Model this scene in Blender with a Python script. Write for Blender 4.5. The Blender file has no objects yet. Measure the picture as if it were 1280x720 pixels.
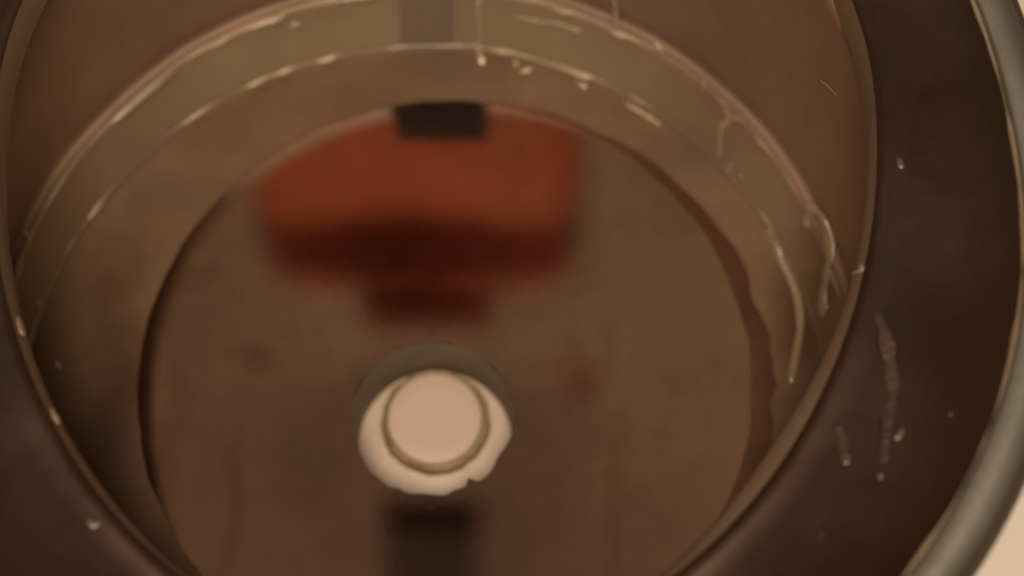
import bpy, bmesh, math, random
from mathutils import Vector, noise

S = 0.08                                   # one working unit = 8 cm
scene = bpy.context.scene
R = math.radians

# ------------------------------------------------------------------ camera
cam_d = bpy.data.cameras.new('camera')
cam = bpy.data.objects.new('camera', cam_d)
scene.collection.objects.link(cam)
cam.location = Vector((0.2, -1.3423, 4.2032)) * S
cam.rotation_euler = (R(22), 0, 0)
cam_d.sensor_width = 36
cam_d.lens = 36 * 2200 / 1280
cam_d.clip_start = 0.01
cam_d.clip_end = 50
cam_d.dof.use_dof = True
cam_d.dof.focus_distance = 3.9 * S
cam_d.dof.aperture_fstop = 8.0
scene.camera = cam

# ------------------------------------------------------------------ light
world = bpy.data.worlds.new('World')
scene.world = world
world.use_nodes = True
bg = world.node_tree.nodes['Background']
bg.inputs['Color'].default_value = (0.174, 0.112, 0.070, 1)
bg.inputs['Strength'].default_value = 1.0

def area(name, loc, target, size, power, col):
    d = bpy.data.lights.new(name, 'AREA')
    d.shape = 'DISK'
    d.size = size * S
    d.energy = power
    d.color = col
    o = bpy.data.objects.new(name, d)
    scene.collection.objects.link(o)
    o.location = Vector(loc) * S
    o.rotation_euler = (Vector(target) - Vector(loc)).to_track_quat('-Z', 'Y').to_euler()
    return o

area('key_light', (0.05, -2.9, 9.0), (0.2, 0, 0), 3.0, 5.0, (1.0, 0.84, 0.68))  # unseen key light added near the camera axis to keep shadows out

scene.view_settings.view_transform = 'Standard'
scene.view_settings.look = 'None'
scene.view_settings.exposure = 0
scene.view_settings.gamma = 1
scene.view_settings.use_curve_mapping = False
scene.cycles.use_denoising = True
scene.cycles.max_bounces = 10

# ------------------------------------------------------------------ materials
def lin(r, g, b):
    f = lambda c: ((c / 255 + 0.055) / 1.055) ** 2.4 if c > 10 else c / 255 / 12.92
    return (f(r), f(g), f(b), 1)

def material(name, base, rough, metallic=0.0, stain=None, stain_scale=2.5, stain_amt=0.5,
             bump=0.0, bump_scale=40, rough_var=0.0, stretch=(1, 1, 1), spec=0.5):
    m = bpy.data.materials.new(name)
    m.use_nodes = True
    nt = m.node_tree
    b = nt.nodes['Principled BSDF']
    b.inputs['Base Color'].default_value = (*base[:3], 1)
    b.inputs['Roughness'].default_value = rough
    b.inputs['Metallic'].default_value = metallic
    b.inputs['Specular IOR Level'].default_value = spec
    tc = nt.nodes.new('ShaderNodeTexCoord')
    mp = nt.nodes.new('ShaderNodeMapping')
    mp.inputs['Scale'].default_value = [c / S for c in stretch]
    nt.links.new(tc.outputs['Object'], mp.inputs['Vector'])
    def nz(scale, detail=5, rg=0.55):
        n = nt.nodes.new('ShaderNodeTexNoise')
        n.inputs['Scale'].default_value = scale
        n.inputs['Detail'].default_value = detail
        n.inputs['Roughness'].default_value = rg
        nt.links.new(mp.outputs['Vector'], n.inputs['Vector'])
        return n
    if stain:
        n = nz(stain_scale, 8, 0.66)
        rp = nt.nodes.new('ShaderNodeMapRange')
        rp.inputs['From Min'].default_value = 0.35
        rp.inputs['From Max'].default_value = 0.70
        rp.inputs['To Max'].default_value = stain_amt
        nt.links.new(n.outputs['Fac'], rp.inputs['Value'])
        mx = nt.nodes.new('ShaderNodeMix')
        mx.data_type = 'RGBA'
        mx.inputs['A'].default_value = (*base[:3], 1)
        mx.inputs['B'].default_value = (*stain[:3], 1)
        nt.links.new(rp.outputs['Result'], mx.inputs['Factor'])
        nt.links.new(mx.outputs['Result'], b.inputs['Base Color'])
    if rough_var:
        n = nz(stain_scale * 1.7)
        rp = nt.nodes.new('ShaderNodeMapRange')
        rp.inputs['From Min'].default_value = 0.3
        rp.inputs['From Max'].default_value = 0.75
        rp.inputs['To Min'].default_value = max(0.02, rough - rough_var)
        rp.inputs['To Max'].default_value = rough + rough_var
        nt.links.new(n.outputs['Fac'], rp.inputs['Value'])
        nt.links.new(rp.outputs['Result'], b.inputs['Roughness'])
    if bump:
        n = nz(bump_scale, 6, 0.6)
        bp = nt.nodes.new('ShaderNodeBump')
        bp.inputs['Strength'].default_value = bump
        bp.inputs['Distance'].default_value = 0.02 * S
        nt.links.new(n.outputs['Fac'], bp.inputs['Height'])
        nt.links.new(bp.outputs['Normal'], b.inputs['Normal'])
    return m

M_floor = material('brown_metal_floor', (0.77, 0.56, 0.42), 0.075, 1.0, (0.46, 0.33, 0.26), 1.5, 1.0, 0.004, 40, 0.02)
M_foot = material('brown_metal_foot', (0.30, 0.205, 0.118), 0.46, 0.35, (0.23, 0.15, 0.082), 3, 0.6, 0.12, 12, 0.06)
M_wall = material('brown_metal_wall', (0.27, 0.165, 0.095), 0.52, 0.3, (0.155, 0.092, 0.06), 1.2, 0.9, 0.10, 8, 0.06)
M_flange = material('dark_brown_flange', (0.145, 0.094, 0.070), 0.36, 1.0, (0.10, 0.064, 0.048), 2.2, 0.7, 0.05, 7, 0.06)
M_rim = material('grey_steel_rim', (0.27, 0.245, 0.205), 0.52, 0.9, (0.20, 0.18, 0.145), 4, 0.5, 0.05, 30, 0.05)
M_edge = material('dull_rim_edge', (0.17, 0.14, 0.105), 0.55, 0.8, (0.13, 0.105, 0.08), 4, 0.5, 0.05, 30, 0.05)
M_cream = material('cream_laminate', (0.80, 0.70, 0.60), 0.5, 0, (0.76, 0.65, 0.55), 3, 0.5, 0.03, 60)
M_plug = material('cream_plug', (0.56, 0.42, 0.31), 0.55, 0, (0.52, 0.385, 0.28), 8, 0.5, 0.05, 50)
M_cup = material('cream_drain_cup', (0.60, 0.47, 0.36), 0.5, 0, (0.52, 0.39, 0.28), 9, 0.8, 0.1, 30)
M_amber = material('amber_rubber', (0.19, 0.105, 0.026), 0.5, 0, (0.36, 0.25, 0.14), 9, 1.0, 0.15, 40)
M_residue = material('pale_residue', (0.36, 0.27, 0.17), 0.25, 0.3, (0.38, 0.27, 0.17), 12, 0.8, 0.2, 40)
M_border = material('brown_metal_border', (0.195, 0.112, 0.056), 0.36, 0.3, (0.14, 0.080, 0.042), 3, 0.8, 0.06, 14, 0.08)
M_reflection = material('dull_brown_reflection', (0.145, 0.095, 0.058), 0.6, 0.0, (0.12, 0.08, 0.05), 6, 0.6, 0.05, 30)
M_added_arm = material('added_arm_dull_grey', (0.17, 0.155, 0.145), 0.7, 0, (0.13, 0.115, 0.105), 6, 0.6, 0.05, 30, spec=0.2)
M_highlight = material('pale_crease_highlight', (0.32, 0.235, 0.15), 0.42, 0.3, (0.20, 0.14, 0.085), 5, 0.9, 0.1, 30)
M_ring = material('dark_brown_reflection_band', (0.36, 0.20, 0.135), 0.22, 1.0, (0.52, 0.36, 0.25), 2.4, 0.8, 0.03, 20, 0.05)
M_streak = material('wet_streak', (0.16, 0.108, 0.080), 0.38, 0.9, (0.11, 0.072, 0.055), 12, 0.8, 0.2, 40)
M_drop = material('water_drop', (0.15, 0.11, 0.09), 0.4, 0.5, (0.30, 0.24, 0.20), 12, 0.8, 0.1, 40)
M_spot = material('dried_spot', (0.46, 0.31, 0.22), 0.16, 1.0, (0.40, 0.27, 0.19), 8, 0.8, 0.02, 40)
M_sleeve = material('dull_brown_sleeve', (0.20, 0.145, 0.088), 0.6, 0.0, (0.14, 0.10, 0.062), 8, 0.6, 0.1, 40)
M_lip = material('tan_ledge_lip', (0.215, 0.142, 0.086), 0.55, 0.2, (0.15, 0.096, 0.058), 3, 0.6, 0.1, 14, 0.05)
M_dark = material('dark_plastic', (0.009, 0.005, 0.0045), 0.8, 0, (0.006, 0.004, 0.0035), 6, 0.5, 0.05, 30, spec=0.04)
M_shade = material('orange_lamp_shade', (0.25, 0.073, 0.030), 0.8, 0, (0.25, 0.060, 0.020), 6, 0.6, 0.2, 60)
M_trim = material('dark_red_trim', (0.085, 0.012, 0.004), 0.9, 0, (0.065, 0.010, 0.004), 8, 0.5, spec=0.05)

def translucent(m, col, w):
    nt = m.node_tree
    out = nt.nodes['Material Output']
    tr = nt.nodes.new('ShaderNodeBsdfTranslucent')
    tr.inputs['Color'].default_value = (*col, 1)
    mx = nt.nodes.new('ShaderNodeMixShader')
    mx.inputs['Fac'].default_value = w
    nt.links.new(nt.nodes['Principled BSDF'].outputs['BSDF'], mx.inputs[1])
    nt.links.new(tr.outputs['BSDF'], mx.inputs[2])
    nt.links.new(mx.outputs['Shader'], out.inputs['Surface'])
translucent(M_shade, (0.50, 0.14, 0.04), 0.4)

def soft_marks(m, marks):
    """dried water marks, grime and shade painted into the colour: (x, y, rx, ry, colour factor, strength), broken up by noise"""
    nt = m.node_tree
    b = nt.nodes['Principled BSDF']
    src = b.inputs['Base Color'].links[0].from_socket
    tc = nt.nodes.new('ShaderNodeTexCoord')
    wn = nt.nodes.new('ShaderNodeTexNoise')
    wn.inputs['Scale'].default_value = 4 / S
    nt.links.new(tc.outputs['Object'], wn.inputs['Vector'])
    wv = nt.nodes.new('ShaderNodeVectorMath'); wv.operation = 'MULTIPLY_ADD'
    wv.inputs[1].default_value = (0.16 * S, 0.16 * S, 0)
    nt.links.new(wn.outputs['Color'], wv.inputs[0])
    nt.links.new(tc.outputs['Object'], wv.inputs[2])
    for x, y, rx, ry, col, st in marks:
        mp = nt.nodes.new('ShaderNodeMapping')
        mp.inputs['Location'].default_value = (-(x + 0.08) / rx, -(y + 0.08) / ry, 0)
        mp.inputs['Scale'].default_value = (1 / rx / S, 1 / ry / S, 0)
        nt.links.new(wv.outputs['Vector'], mp.inputs['Vector'])
        ln = nt.nodes.new('ShaderNodeVectorMath'); ln.operation = 'LENGTH'
        nt.links.new(mp.outputs['Vector'], ln.inputs[0])
        rp = nt.nodes.new('ShaderNodeMapRange'); rp.interpolation_type = 'SMOOTHSTEP'
        rp.inputs['From Min'].default_value = 1.25
        rp.inputs['From Max'].default_value = 0.0
        rp.inputs['To Max'].default_value = st
        nt.links.new(ln.outputs['Value'], rp.inputs['Value'])
        mx = nt.nodes.new('ShaderNodeMix'); mx.data_type = 'RGBA'; mx.blend_type = 'MULTIPLY'
        nt.links.new(rp.outputs['Result'], mx.inputs['Factor'])
        nt.links.new(src, mx.inputs['A'])
        mx.inputs['B'].default_value = (*col, 1)
        src = mx.outputs['Result']
    nt.links.new(src, b.inputs['Base Color'])

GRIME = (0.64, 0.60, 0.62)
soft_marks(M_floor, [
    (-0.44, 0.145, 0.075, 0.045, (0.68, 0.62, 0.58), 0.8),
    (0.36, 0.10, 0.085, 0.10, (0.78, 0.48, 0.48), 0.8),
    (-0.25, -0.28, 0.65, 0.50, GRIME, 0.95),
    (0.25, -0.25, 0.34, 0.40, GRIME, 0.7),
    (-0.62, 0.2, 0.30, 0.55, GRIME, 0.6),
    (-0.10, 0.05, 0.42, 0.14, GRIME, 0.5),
    (-0.62, 0.40, 0.10, 0.05, (0.72, 0.66, 0.62), 0.6),
    (-0.66, -0.05, 0.05, 0.35, (0.75, 0.68, 0.62), 0.5),
    (0.47, -0.25, 0.035, 0.28, (0.80, 0.74, 0.70), 0.7),
    (-0.48, -0.2, 0.03, 0.30, (0.82, 0.76, 0.72), 0.6),
    (0.45, 0.18, 0.03, 0.14, (0.80, 0.74, 0.70), 0.6),
])

soft_marks(M_border, [(-0.80, 0.05, 0.10, 0.60, (0.50, 0.42, 0.38), 1.0), (0.93, 0.27, 0.09, 0.22, (0.55, 0.45, 0.40), 1.0), (0.6, 0.75, 0.25, 0.12, (0.75, 0.68, 0.62), 0.6)])  # first mark paints a soft shade band beside the left floor edge
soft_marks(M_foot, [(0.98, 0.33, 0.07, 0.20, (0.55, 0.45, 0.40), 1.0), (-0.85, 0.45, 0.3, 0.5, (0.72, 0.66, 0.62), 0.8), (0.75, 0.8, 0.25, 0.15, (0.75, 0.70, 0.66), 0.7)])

# ------------------------------------------------------------------ helpers
N = 160
def link(o, parent=None):
    scene.collection.objects.link(o)
    if parent: o.parent = parent
    return o

def thing(name, label, cat, loc=(0, 0, 0), group=None):
    o = link(bpy.data.objects.new(name, None))
    o.location = Vector(loc) * S
    o.empty_display_size = 0.01
    o['label'] = label; o['category'] = cat
    if group: o['group'] = group
    return o

def mesh_obj(name, verts, faces, mat, parent=None, smooth=True, off=(0, 0, 0)):
    me = bpy.data.meshes.new(name)
    ofs = Vector(off)
    me.from_pydata([(Vector(v) - ofs) * S for v in verts], [], faces)
    bm = bmesh.new(); bm.from_mesh(me)
    bmesh.ops.recalc_face_normals(bm, faces=bm.faces)
    bm.to_mesh(me); bm.free()
    if smooth: me.polygons.foreach_set('use_smooth', [True] * len(me.polygons))
    me.materials.append(mat)
    return link(bpy.data.objects.new(name, me), parent)

def ring(cx, cy, a, z, bn=None, bf=None, wob=0.0, seed=0.0):
    """closed oval of N points: half-width a, near half-depth bn, far half-depth bf"""
    bn = a if bn is None else bn
    bf = bn if bf is None else bf
    out = []
    for i in range(N):
        t = 2 * math.pi * i / N
        c, s = math.cos(t), math.sin(t)
        w = 1.0
        if wob:
            w += wob * (noise.noise((c * 4 + seed, s * 4, seed)) + 0.6 * noise.noise((c * 13 + seed, s * 13, seed + 5)))
        out.append((cx + a * c * w, cy + (bf if s > 0 else bn) * s * w, z))
    return out

def loft(rings, close_first=False, close_last=False):
    v, f = [], []
    for r in rings: v += r
    for k in range(len(rings) - 1):
        for i in range(N):
            j = (i + 1) % N
            f.append((k * N + i, k * N + j, (k + 1) * N + j, (k + 1) * N + i))
    if close_first: f.append(tuple(range(N)))
    if close_last: f.append(tuple((len(rings) - 1) * N + i for i in range(N)))
    return v, f

def mixr(a, b, t):
    return [tuple(p * (1 - t) + q * t for p, q in zip(u, w)) for u, w in zip(a, b)]

def tube(pts, radii, seg=8, flat=0.55, nrm=None):
    """tapered bead along pts, flattened along nrm"""
    v, f = [], []
    P = [Vector(p) for p in pts]
    for i, p in enumerate(P):
        d = (P[min(i + 1, len(P) - 1)] - P[max(i - 1, 0)]).normalized()
        n = Vector(nrm[i] if nrm else (0, 0, 1)).normalized()
        s = d.cross(n).normalized(); n = s.cross(d).normalized()
        for k in range(seg):
            t = 2 * math.pi * k / seg
            v.append(p + s * math.cos(t) * radii[i] + n * math.sin(t) * radii[i] * flat)
    for i in range(len(P) - 1):
        for k in range(seg):
            l = (k + 1) % seg
            f.append((i * seg + k, i * seg + l, (i + 1) * seg + l, (i + 1) * seg + k))
    f.append(tuple(range(seg))); f.append(tuple((len(P) - 1) * seg + k for k in range(seg)))
    return v, f

# ------------------------------------------------------------------ tabletop
ZT = -0.42
v = []
def box(x0, x1, y0, y1, z0, z1):
    v = [(x, y, z) for z in (z0, z1) for y in (y0, y1) for x in (x0, x1)]
    f = [(0, 1, 3, 2), (4, 5, 7, 6), (0, 1, 5, 4), (2, 3, 7, 6), (0, 2, 6, 4), (1, 3, 7, 5)]
    return v, f
o = mesh_obj('tabletop', *box(-9, 9, -6, 10, ZT - 0.4, ZT), M_cream, smooth=False)
o['kind'] = 'structure'
o['label'] = 'pale cream tabletop under the bowl'

# ------------------------------------------------------------------ bowl
bowl = thing('metal_bowl', 'brown glossy metal bowl with a round drain hole and grey steel rim', 'bowl', (0, 0, ZT))
OFF = (0, 0, ZT)
def part(name, vf, mat, smooth=True, parent=None):
    return mesh_obj(name, *vf, mat, parent or bowl, smooth, OFF)

hole = ring(0, 0.003, 0.203, 0.0, wob=0.016, seed=11)
def ragged(r, cx, cy, marks):
    """small chips and burrs on the edge of the hole: (angle, width, depth)"""
    o = []
    for i, (x, y, z) in enumerate(r):
        a = 2 * math.pi * i / N
        d = sum(h * math.exp(-((a - c) / w) ** 2) for c, w, h in marks)
        o.append((x + (cx - x) * d, y + (cy - y) * d, z))
    return o
hole = ragged(hole, 0, 0.003, [(5.25, 0.06, 0.11), (5.05, 0.12, 0.05), (4.62, 0.16, 0.05), (4.30, 0.06, 0.03), (5.75, 0.20, 0.05), (3.6, 0.25, 0.02)])
g0 = ring(0.03, 0.12, 0.772, 0.0045, wob=0.010, seed=3)
def widen(r, base, right, left):
    o = []
    for i, (x, y, z) in enumerate(r):
        a = (2 * math.pi * i / N + math.pi) % (2 * math.pi) - math.pi
        w = base + right * math.exp(-(a / 0.95) ** 2) + left * math.exp(-((abs(a) - math.pi) / 0.7) ** 2)
        w *= 1 + 0.5 * noise.noise((math.cos(a) * 5, math.sin(a) * 5, 9)) + 0.25 * noise.noise((math.cos(a) * 16, math.sin(a) * 16, 3))
        o.append((x + math.cos(a) * w, y + math.sin(a) * w, z))
    return o
g1 = widen(g0, 0.002, 0.056, 0.0)
g2 = [(x + (x - 0.03) * 0.004, y + (y - 0.12) * 0.004, z) for x, y, z in g1]
inn = ring(-0.02, 0.035, 1.000, 0.022, wob=0.004, seed=1)
fl = [[(x, y, 0.0045) for x, y, z in hole]]
fl += [mixr(fl[0], g0, t) for t in (0.02, 0.3, 0.6, 0.97)] + [g0]
part('floor_plate', loft(fl), M_floor)
part('dark_ring', loft([g0, mixr(g0, g1, 0.5), g1]), M_ring)  # dark reflected band put into the ring's colour, widest on the right
fl = [g1, g2, mixr(g2, inn, 0.12), mixr(g2, inn, 0.5), mixr(g2, inn, 0.93), inn]
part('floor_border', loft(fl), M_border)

# sloping foot of the wall, between two creases
out_ = ring(-0.018, 0.105, 1.040, 0.18, wob=0.005, seed=2)
bead = ring(-0.02, 0.037, 1.006, 0.042, wob=0.004, seed=1)
foot = [inn, bead, mixr(bead, out_, 0.12), mixr(bead, out_, 0.5), mixr(bead, out_, 0.85)]
lip = mixr(bead, out_, 0.95); lip = [(x, y, z + 0.005) for x, y, z in lip]
foot += [lip, out_]
part('wall_foot', loft(foot), M_foot)

def crease_line(r, w, seed, z, cut):  # pale broken line that paints the highlight along a crease
    a_, b_, m_ = [], [], []
    for i, (x, y, _) in enumerate(r):
        a = 2 * math.pi * i / N
        k = noise.noise((math.cos(a) * 9 + seed, math.sin(a) * 9, seed)) + 0.7 * noise.noise((math.cos(a) * 25 + seed, math.sin(a) * 25, 1))
        h = w * min(1.2, max(0.03, k * 2.2 + cut + 0.35 * math.cos(a - 2.2)))
        f = 1 - h / math.hypot(x, y); g = 1 + h / math.hypot(x, y)
        a_.append((x * f, y * f, z - 0.002)); b_.append((x * g, y * g, z + 0.004)); m_.append((x, y, z + 0.004 + h * 0.7))
    return loft([a_, m_, b_])
part('crease_highlight', crease_line(bead, 0.011, 2.0, 0.043, -0.05), M_highlight)
part('crease_highlight', crease_line(mixr(bead, out_, 0.90), 0.012, 6.0, 0.172, -0.05), M_highlight)

led = ring(0.038, 0.426, 0.930, 0.90, 1.183, 0.92)
crease = ring(-0.018, 0.107, 1.062, 0.205, wob=0.006, seed=2)
notch = ring(-0.018, 0.109, 1.066, 0.172, wob=0.006, seed=2)
wl = [out_, notch, crease] + [mixr(crease, led, t) for t in (0.05, 0.2, 0.4, 0.6, 0.8, 0.93)]
def offs(r, d, z, c=(0.038, 0.3)):
    o = []
    for x, y, _ in r:
        u = Vector((x - c[0], y - c[1])); u = u * (1 + d / u.length)
        o.append((u.x + c[0], u.y + c[1], z))
    return o
wl += [offs(led, -0.004, 0.80)]
part('well_wall', loft(wl), M_wall)
def bevel(d, z):
    o = []
    for i, (x, y, _) in enumerate(led):
        a = 2 * math.pi * i / N
        w = 0.005 + 0.030 * math.exp(-((a - 5.55) / 0.42) ** 2) + 0.008 * math.exp(-((a - 4.0) / 0.5) ** 2)
        w *= 1 + 0.18 * noise.noise((a * 3, 1, 4))
        u = Vector((x - 0.038, y - 0.3)); u *= 1 - w * d / u.length
        o.append((u.x + 0.038, u.y + 0.3, z))
    return o
part('ledge_lip', loft([wl[-1], bevel(1.0, 0.845), bevel(0.85, 0.862), bevel(0.35, 0.888), led]), M_lip)

rim_in = ring(0.043, 0.172, 1.176, 1.00, 1.190, 1.46)
fz = [led, offs(led, 0.012, 0.912), offs(led, 0.028, 0.908)]
b0 = fz[-1]
for t, dz in ((0.15, -0.006), (0.35, -0.014), (0.6, -0.018), (0.8, -0.014), (0.92, -0.008), (0.98, -0.002)):
    r = mixr(b0, rim_in, t)
    fz.append([(x, y, z + dz) for x, y, z in r])
fz.append(rim_in)
part('flange', loft(fz), M_flange)

C2 = (0.043, 0.172)
rb = [rim_in, offs(rim_in, 0.005, 1.014, C2), offs(rim_in, 0.010, 1.018, C2), offs(rim_in, 0.038, 1.021, C2), offs(rim_in, 0.070, 1.019, C2), offs(rim_in, 0.075, 1.012, C2)]
part('crease_highlight', crease_line(rim_in, 0.005, 4.0, 1.002, 0.6), M_highlight)
part('rim_band', loft(rb), M_rim)
re = [rb[-1], offs(rim_in, 0.078, 1.002, C2), offs(rim_in, 0.096, 0.996, C2), offs(rim_in, 0.104, 0.980, C2), offs(rim_in, 0.103, 0.945, C2), offs(rim_in, 0.085, 0.93, C2)]
part('rim_edge', loft(re), M_edge)
base = ring(0.02, 0.12, 1.02, ZT + 0.02)
os_ = [re[-1], mixr(re[-1], base, 0.3), mixr(re[-1], base, 0.7), mixr(re[-1], base, 0.96), base, ring(0.02, 0.12, 0.99, ZT), ring(0.02, 0.12, 0.93, ZT), ring(0.02, 0.12, 0.90, ZT + 0.06), ring(0.01, 0.06, 0.40, ZT + 0.06), ring(0, 0.003, 0.27, ZT + 0.05)]
part('outer_shell', loft(os_, False, True), M_edge)

# drain: sleeve below the hole with a cream floor
sl = [ring(0, 0.003, 0.203, 0.002), ring(0, 0.003, 0.201, -0.01), ring(0, 0.003, 0.201, -0.06), ring(0, 0.003, 0.200, -0.20), ring(0, 0.003, 0.20, -0.235)]
part('drain_sleeve', loft(sl), M_sleeve)
part('drain_cup', loft([ring(0, 0.003, 0.235, -0.33), ring(0, 0.003, 0.235, -0.222), ring(0, 0.003, 0.226, -0.215)], True, True), M_cup)

# dark bracket fixed to the far wall
def wall_y(z):
    t = (z - 0.195) / (0.90 - 0.195)
    return (1.159 * (1 - t) + 1.346 * t)
bv = []
prof = [(0.30, 0.075), (0.58, 0.075), (0.62, 0.15), (1.16, 0.15)]
for z, w in prof:
    for sx in (-1, 1):
        for dy in (-0.012, -0.05):
            bv.append((-0.03 + sx * w, wall_y(z) + dy - 0.006, z))
bf = []
for k in range(3):
    a = k * 4; b = a + 4
    bf += [(a, a + 2, b + 2, b), (a + 1, b + 1, b + 3, a + 3), (a, b, b + 1, a + 1), (a + 2, a + 3, b + 3, b + 2)]
bf += [(0, 1, 3, 2), (12, 14, 15, 13)]
part('bracket', (bv, bf), M_dark, False)

tv = []  # plate coloured to stand in for the bracket's reflection on the wall foot
for z in (0.062, 0.170):
    for sx in (-1, 1):
        for dy in (-0.004, -0.016):
            t = (z - 0.042) / 0.138
            tv.append((-0.03 + sx * 0.068, 1.043 * (1 - t) + 1.145 * t + dy - 0.003, z + (0.006 if dy < -0.01 else 0)))
part('bracket_reflection', (tv, [(0, 1, 3, 2), (4, 6, 7, 5), (0, 4, 5, 1), (2, 3, 7, 6), (1, 5, 7, 3), (0, 2, 6, 4)]), M_reflection, False)

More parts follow.
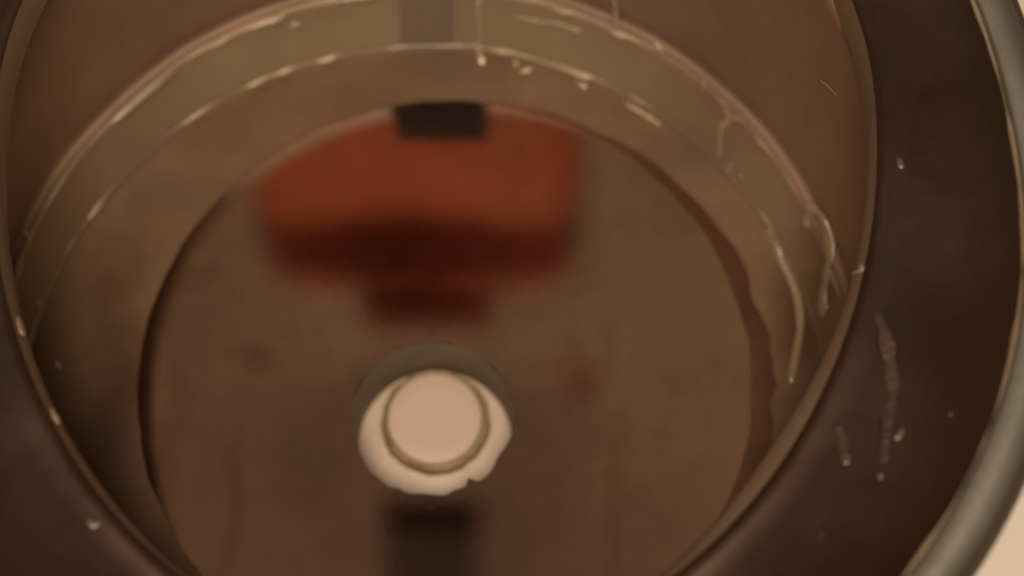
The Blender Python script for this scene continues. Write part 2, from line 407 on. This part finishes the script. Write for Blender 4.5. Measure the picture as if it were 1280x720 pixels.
# ------------------------------------------------------------------ dried drips, streaks and drops stuck to the bowl
# each: name, [x, y, z, half-width] along its run on the metal, surface normals
MARKS = [
    ('residue_drip', [[0.936,0.504,0.18,0.0061],[0.954,0.491,0.189,0.0102],[0.973,0.455,0.202,0.0121],[0.986,0.407,0.191,0.0111],[0.989,0.368,0.181,0.0101],[0.984,0.33,0.145,0.0091],[0.978,0.292,0.106,0.0112],[0.979,0.259,0.089,0.0122],[0.981,0.242,0.089,0.0061]],
     [[-0.89,-0.39,0.23],[-0.71,-0.27,0.65],[-0.94,-0.34,0.06],[-0.73,-0.24,0.64],[-0.74,-0.2,0.64],[-0.9,-0.25,0.36],[-0.92,-0.19,0.34],[-0.92,-0.19,0.34],[-0.93,-0.17,0.34]]),
    ('residue_drip', [[0.95,0.489,0.184,0.0061],[0.941,0.477,0.158,0.0102],[0.939,0.464,0.142,0.0102]],
     [[-0.71,-0.27,0.65],[-0.86,-0.33,0.38],[-0.86,-0.33,0.38]]),
    ('residue_drip', [[0.86,0.511,0.027,0.0042],[0.875,0.48,0.024,0.0063],[0.897,0.425,0.021,0.0073],[0.919,0.365,0.021,0.0073],[0.932,0.304,0.02,0.0062],[0.932,0.239,0.017,0.0062],[0.919,0.176,0.014,0.0062],[0.905,0.113,0.011,0.0061],[0.898,0.096,0.01,0.0031]],
     [[-0.83,-0.46,0.33],[-0.85,-0.42,0.33],[-0.18,-0.08,0.98],[-0.17,-0.06,0.98],[-0.18,-0.05,0.98],[-0.17,-0.03,0.99],[-0.15,-0.01,0.99],[-0.15,-0.01,0.99],[-0.15,0.0,0.99]]),
    ('residue_streak', [[0.5,0.881,0.02,0.0043],[0.521,0.871,0.021,0.0086],[0.563,0.842,0.021,0.0086],[0.596,0.816,0.021,0.0043]],
     [[-0.12,-0.2,0.97],[-0.13,-0.19,0.97],[-0.14,-0.2,0.97],[-0.13,-0.18,0.97]]),
    ('residue_streak', [[0.625,0.766,0.016,0.0032],[0.62,0.749,0.012,0.0064],[0.616,0.736,0.009,0.0043]],
     [[-0.16,-0.17,0.97],[-0.15,-0.16,0.97],[-0.15,-0.16,0.97]]),
    ('residue_streak', [[0.772,0.679,0.068,0.0032],[0.767,0.669,0.051,0.0053],[0.762,0.665,0.037,0.0032]],
     [[-0.68,-0.54,0.5],[-0.7,-0.52,0.49],[-0.76,-0.56,0.34]]),
    ('residue_streak', [[0.793,0.648,0.066,0.0042],[0.796,0.638,0.059,0.0053]],
     [[-0.7,-0.52,0.49],[-0.71,-0.51,0.49]]),
    ('residue_streak', [[0.697,0.866,0.185,0.0042],[0.695,0.851,0.177,0.0073],[0.689,0.845,0.154,0.0053]],
     [[-0.52,-0.53,0.67],[-0.67,-0.68,0.3],[-0.6,-0.61,0.51]]),
    ('residue_streak', [[0.75,0.754,0.122,0.0063],[0.758,0.769,0.149,0.0105],[0.749,0.789,0.163,0.0084],[0.74,0.805,0.177,0.0042]],
     [[-0.64,-0.58,0.5],[-0.63,-0.59,0.51],[-0.7,-0.65,0.3],[-0.69,-0.66,0.3]]),
    ('residue_streak', [[0.754,0.773,0.149,0.0105],[0.781,0.755,0.166,0.0083],[0.795,0.743,0.177,0.0042]],
     [[-0.63,-0.59,0.51],[-0.74,-0.6,0.29],[-0.74,-0.61,0.3]]),
    ('residue_streak', [[0.744,0.769,0.131,0.0084],[0.743,0.736,0.091,0.0063],[0.742,0.699,0.047,0.0042]],
     [[-0.64,-0.58,0.5],[-0.64,-0.58,0.5],[-0.64,-0.58,0.5]]),
    ('residue_streak', [[0.92,0.656,0.559,0.0038],[0.934,0.627,0.581,0.0057],[0.948,0.592,0.604,0.0038]],
     [[-0.91,-0.4,0.08],[-0.93,-0.36,0.07],[-0.95,-0.3,0.04]]),
    ('residue_streak', [[0.567,0.97,0.185,0.0042],[0.58,0.958,0.181,0.0085],[0.592,0.949,0.181,0.0063],[0.608,0.929,0.183,0.0042]],
     [[-0.42,-0.61,0.67],[-0.42,-0.61,0.67],[-0.42,-0.61,0.67],[-0.59,-0.74,0.32]]),
    ('residue_streak', [[0.2,1.027,0.051,0.0043],[0.211,1.001,0.02,0.0065],[0.232,0.982,0.018,0.0087],[0.254,0.99,0.021,0.0065]],
     [[-0.19,-0.79,0.59],[-0.05,-0.2,0.98],[-0.05,-0.2,0.98],[-0.07,-0.21,0.97]]),
    ('residue_streak', [[0.111,1.119,0.154,0.0065],[0.108,1.092,0.117,0.0087],[0.114,1.058,0.071,0.0087],[0.107,1.038,0.041,0.0109],[0.12,1.007,0.018,0.0109],[0.127,0.98,0.013,0.0065]],
     [[-0.12,-0.8,0.58],[-0.12,-0.8,0.58],[-0.13,-0.8,0.58],[-0.14,-0.92,0.37],[-0.02,-0.19,0.98],[-0.01,-0.18,0.98]]),
    ('residue_streak', [[0.465,1.058,0.255,0.0063],[0.47,1.042,0.209,0.0085],[0.47,1.015,0.182,0.0085]],
     [[-0.46,-0.85,0.25],[-0.46,-0.85,0.25],[-0.44,-0.83,0.34]]),
    ('residue_streak', [[0.2,1.082,0.126,0.0065],[0.247,1.071,0.127,0.0086],[0.327,1.052,0.135,0.0086],[0.38,1.029,0.133,0.0107]],
     [[-0.18,-0.79,0.58],[-0.22,-0.78,0.58],[-0.27,-0.77,0.58],[-0.34,-0.74,0.58]]),
    ('residue_streak', [[0.372,0.951,0.021,0.0065],[0.389,0.937,0.02,0.0087],[0.404,0.928,0.019,0.0043]],
     [[-0.1,-0.22,0.97],[-0.1,-0.22,0.97],[-0.09,-0.22,0.97]]),
    ('residue_streak', [[-0.394,1.042,0.136,0.0065],[-0.369,1.051,0.137,0.0108],[-0.356,1.056,0.137,0.0043]],
     [[0.29,-0.77,0.57],[0.26,-0.78,0.57],[0.27,-0.77,0.58]]),
    ('residue_streak', [[-1.012,0.434,0.189,0.0062],[-1.009,0.421,0.181,0.0083]],
     [[0.72,-0.25,0.64],[0.73,-0.23,0.64]]),
    ('residue_streak', [[-1.001,0.298,0.068,0.0042],[-0.996,0.291,0.052,0.0084],[-0.991,0.288,0.033,0.0042]],
     [[0.91,-0.25,0.34],[0.91,-0.25,0.34],[0.92,-0.25,0.31]]),
    ('residue_streak', [[-0.947,0.153,0.017,0.0042],[-0.945,0.14,0.017,0.0083],[-0.937,0.132,0.017,0.0042]],
     [[0.07,-0.01,1.0],[0.07,-0.01,1.0],[0.07,-0.01,1.0]]),
    ('residue_streak', [[0.91,0.051,0.886,0.0033],[0.912,0.036,0.895,0.0066],[0.903,0.035,0.882,0.005],[0.896,0.037,0.868,0.0033]],
     [[-0.85,0.25,0.47],[-0.75,0.21,0.62],[-0.85,0.25,0.47],[-0.86,0.28,0.43]]),
    ('residue_streak', [[-0.799,-0.061,0.88,0.005],[-0.791,-0.084,0.883,0.0101],[-0.782,-0.105,0.882,0.0067]],
     [[0.87,0.32,0.37],[0.86,0.34,0.37],[0.86,0.34,0.39]]),
    ('residue_streak', [[-0.711,-0.259,0.889,0.0033],[-0.699,-0.279,0.889,0.0082],[-0.692,-0.292,0.89,0.0049]],
     [[0.7,0.39,0.59],[0.68,0.41,0.61],[0.68,0.41,0.61]]),
    ('water_streak', [[0.929,-0.06,0.91,0.0033],[0.941,-0.1,0.915,0.0098],[0.946,-0.144,0.919,0.0114],[0.947,-0.204,0.923,0.0113],[0.941,-0.255,0.926,0.0096],[0.93,-0.305,0.93,0.0096],[0.92,-0.355,0.934,0.0079],[0.916,-0.385,0.937,0.0047]],
     [[-0.18,0.06,0.98],[-0.18,0.06,0.98],[-0.17,0.07,0.98],[-0.17,0.07,0.98],[-0.23,0.12,0.97],[-0.23,0.12,0.97],[-0.22,0.13,0.97],[-0.22,0.14,0.97]]),
    ('water_streak', [[0.835,-0.3,0.913,0.0048],[0.842,-0.325,0.916,0.008],[0.845,-0.359,0.92,0.0079],[0.846,-0.384,0.923,0.0047]],
     [[-0.16,0.09,0.98],[-0.15,0.1,0.98],[-0.15,0.1,0.98],[-0.15,0.1,0.98]]),
    ('water_streak', [[0.79,-0.512,0.93,0.0031],[0.778,-0.552,0.934,0.0047],[0.765,-0.591,0.939,0.0031]],
     [[-0.2,0.17,0.97],[-0.2,0.18,0.96],[-0.19,0.18,0.96]]),
    ('water_drop', [[0.957,-0.317,0.938,0.0032],[0.95,-0.33,0.938,0.0064],[0.94,-0.338,0.936,0.0048]],
     [[-0.23,0.12,0.97],[-0.23,0.12,0.97],[-0.23,0.12,0.97]]),
    ('water_drop', [[1.005,0.28,0.911,0.0051],[1.006,0.265,0.912,0.0077],[1.009,0.254,0.913,0.0043]],
     [[-0.21,0.02,0.98],[-0.2,0.02,0.98],[-0.2,0.02,0.98]]),
    ('water_drop', [[-0.612,-0.492,0.912,0.0048],[-0.601,-0.501,0.911,0.0079],[-0.588,-0.496,0.909,0.0048]],
     [[0.14,0.13,0.98],[0.15,0.13,0.98],[0.15,0.13,0.98]]),
    ('water_drop', [[0.903,-0.41,0.938,0.0063],[0.91,-0.416,0.94,0.0063]],
     [[-0.22,0.14,0.97],[-0.22,0.14,0.97]]),
    ('water_drop', [[1.047,-0.293,0.962,0.0032],[1.046,-0.298,0.962,0.0032]],
     [[-0.33,0.15,0.93],[-0.33,0.15,0.93]]),
]

def spline(a, b, c, d, t):
    return tuple(0.5 * (2 * q + (r - p) * t + (2 * p - 5 * q + 4 * r - s) * t * t + (3 * q - p - 3 * r + s) * t ** 3)
                 for p, q, r, s in zip(a, b, c, d))
WIDE = {'residue_drip': 1.7, 'water_streak': 1.5}
KIND = {'residue_drip': (M_residue, 0.32), 'residue_streak': (M_residue, 0.25), 'water_streak': (M_streak, 0.05),
        'water_drop': (M_drop, 0.4), 'dried_spot': (M_spot, 0.06)}
for si, (name, pts, nrm) in enumerate(MARKS):
    mat, flat = KIND[name]
    pp, rr, nn = [], [], []
    m = len(pts)
    for i in range(m - 1):
        for k in range(4):
            t = k / 4
            q = spline(pts[max(i - 1, 0)], pts[i], pts[i + 1], pts[min(i + 2, m - 1)], t)
            pp.append(q[:3]); rr.append(max(0.0012, q[3]) * WIDE.get(name, 1.0) * (1 + 0.45 * noise.noise((i * 1.7 + k * 0.43, si * 3.1, 2))))
            nn.append(tuple(u * (1 - t) + w * t for u, w in zip(nrm[i], nrm[i + 1])))
    pp.append(pts[-1][:3]); rr.append(pts[-1][3] * 0.6); nn.append(nrm[-1])
    rr[0] *= 0.6
    part(name, tube(pp, rr, 8, flat, nn), mat)

# ------------------------------------------------------------------ plug in the drain
plug = thing('drain_plug', 'small round cream plug with an amber ring in the drain hole', 'plug', (0, 0.055, -0.2145))
POF = (0, 0.055, -0.2145)
pc = (0.0, 0.055)
mesh_obj('cap', *loft([ring(*pc, 0.122, -0.214), ring(*pc, 0.124, -0.165), ring(*pc, 0.121, -0.155), ring(*pc, 0.116, -0.1525), ring(*pc, 0.08, -0.1522)], True, True), M_plug, plug, True, POF)
mesh_obj('gasket', *loft([ring(*pc, 0.125, -0.213), ring(*pc, 0.139, -0.2135, wob=0.03), ring(*pc, 0.142, -0.195, wob=0.035), ring(*pc, 0.137, -0.170, wob=0.035), ring(*pc, 0.130, -0.164, wob=0.02), ring(*pc, 0.1255, -0.166)]), M_amber, plug, True, POF)

# ------------------------------------------------------------------ table lamp behind the bowl
LX, LY = -0.31, 3.1
lamp = thing('table_lamp', 'table lamp with an orange shade standing behind the bowl, seen reflected in its floor', 'lamp', (LX, LY, ZT))
LOF = (LX, LY, ZT)
def lpart(name, vf, mat, smooth=True): return mesh_obj(name, *vf, mat, lamp, smooth, LOF)
lpart('lamp_base', loft([ring(LX, LY, 0.7, ZT), ring(LX, LY, 0.7, ZT + 0.08), ring(LX, LY, 0.6, ZT + 0.16), ring(LX, LY, 0.1, ZT + 0.2)], True, True), M_dark)
lpart('stem', loft([ring(LX, LY, 0.08, ZT + 0.19), ring(LX, LY, 0.08, 2.45)], True, True), M_dark)
ZS0, ZS1 = 2.2, 4.5
lpart('socket', loft([ring(LX, LY, 0.10, 2.42), ring(LX, LY, 0.2, 2.45), ring(LX, LY, 0.2, 2.8), ring(LX, LY, 0.1, 2.85)], True, True), M_dark)
def sq(hx, hy, z, arch=0.0):
    """rounded-square outline of the shade; arch raises its left and right ends"""
    o = []
    for i in range(N):
        t = 2 * math.pi * i / N
        c, q = math.cos(t), math.sin(t)
        x = hx * math.copysign(abs(c) ** 0.4, c)
        o.append((LX + x, LY + hy * math.copysign(abs(q) ** 0.4, q), z + arch * (x / hx) ** 2))
    return o
A = 0.42
lpart('lamp_shade', loft([sq(0.80, 0.82, ZS0), sq(0.88, 0.80, 3.86, A)]), M_shade)
lpart('shade_trim', loft([sq(0.885, 0.805, 3.84, A), sq(0.90, 0.81, 4.64, 0.16)]), M_trim)
lpart('top_band', loft([sq(0.90, 0.81, 4.645, 0.16), sq(0.90, 0.81, 4.80, 0.16), sq(0.3, 0.3, 4.86)]), M_shade)
lpart('shade_spider', loft([sq(0.79, 0.81, ZS0 + 0.02), sq(0.2, 0.2, ZS0 + 0.02)]), M_trim)
lpart('finial_stem', box(LX - 0.04, LX + 0.04, LY - 0.44, LY - 0.36, 4.84, 5.04), M_trim, False)
lpart('finial', box(LX - 0.34, LX + 0.40, LY - 0.80, LY - 0.1, 5.04, 5.46), M_trim, False)
pl = bpy.data.lights.new('bulb', 'POINT'); pl.energy = 0.16; pl.color = (1, 0.78, 0.55); pl.shadow_soft_size = 0.25 * S
po = link(bpy.data.objects.new('bulb', pl)); po.location = Vector((LX, LY, 3.4)) * S

# ------------------------------------------------------------------ unseen arm added for its dark reflection in the bowl floor
arm = thing('reflection_arm', 'dull grey overhead arm on a post, added for its reflection below the drain hole', 'added arm', (-4.5, -0.3, ZT))
AOF = (-4.5, -0.3, ZT)
def bar(name, x0, x1, y0, y1, z0, z1, mat=None):
    o = mesh_obj(name, *box(x0, x1, y0, y1, z0, z1), mat or M_added_arm, arm, False, AOF)
    m = o.modifiers.new('bevel', 'BEVEL'); m.width = 0.04 * S; m.segments = 2
bar('added_arm_foot', -5.2, -3.8, -1.0, 0.4, ZT, ZT + 0.15)
bar('added_arm_post', -4.65, -4.35, -0.45, -0.15, ZT + 0.15, 5.75)
bar('crossbar', -4.7, -0.54, -0.50, -0.10, 5.78, 5.97)
bar('added_arm_bar', -0.54, 0.0, -0.55, 1.18, 5.75, 6.0)
bar('end_cap', -0.56, 0.02, 1.185, 1.36, 5.73, 6.02, M_dark)
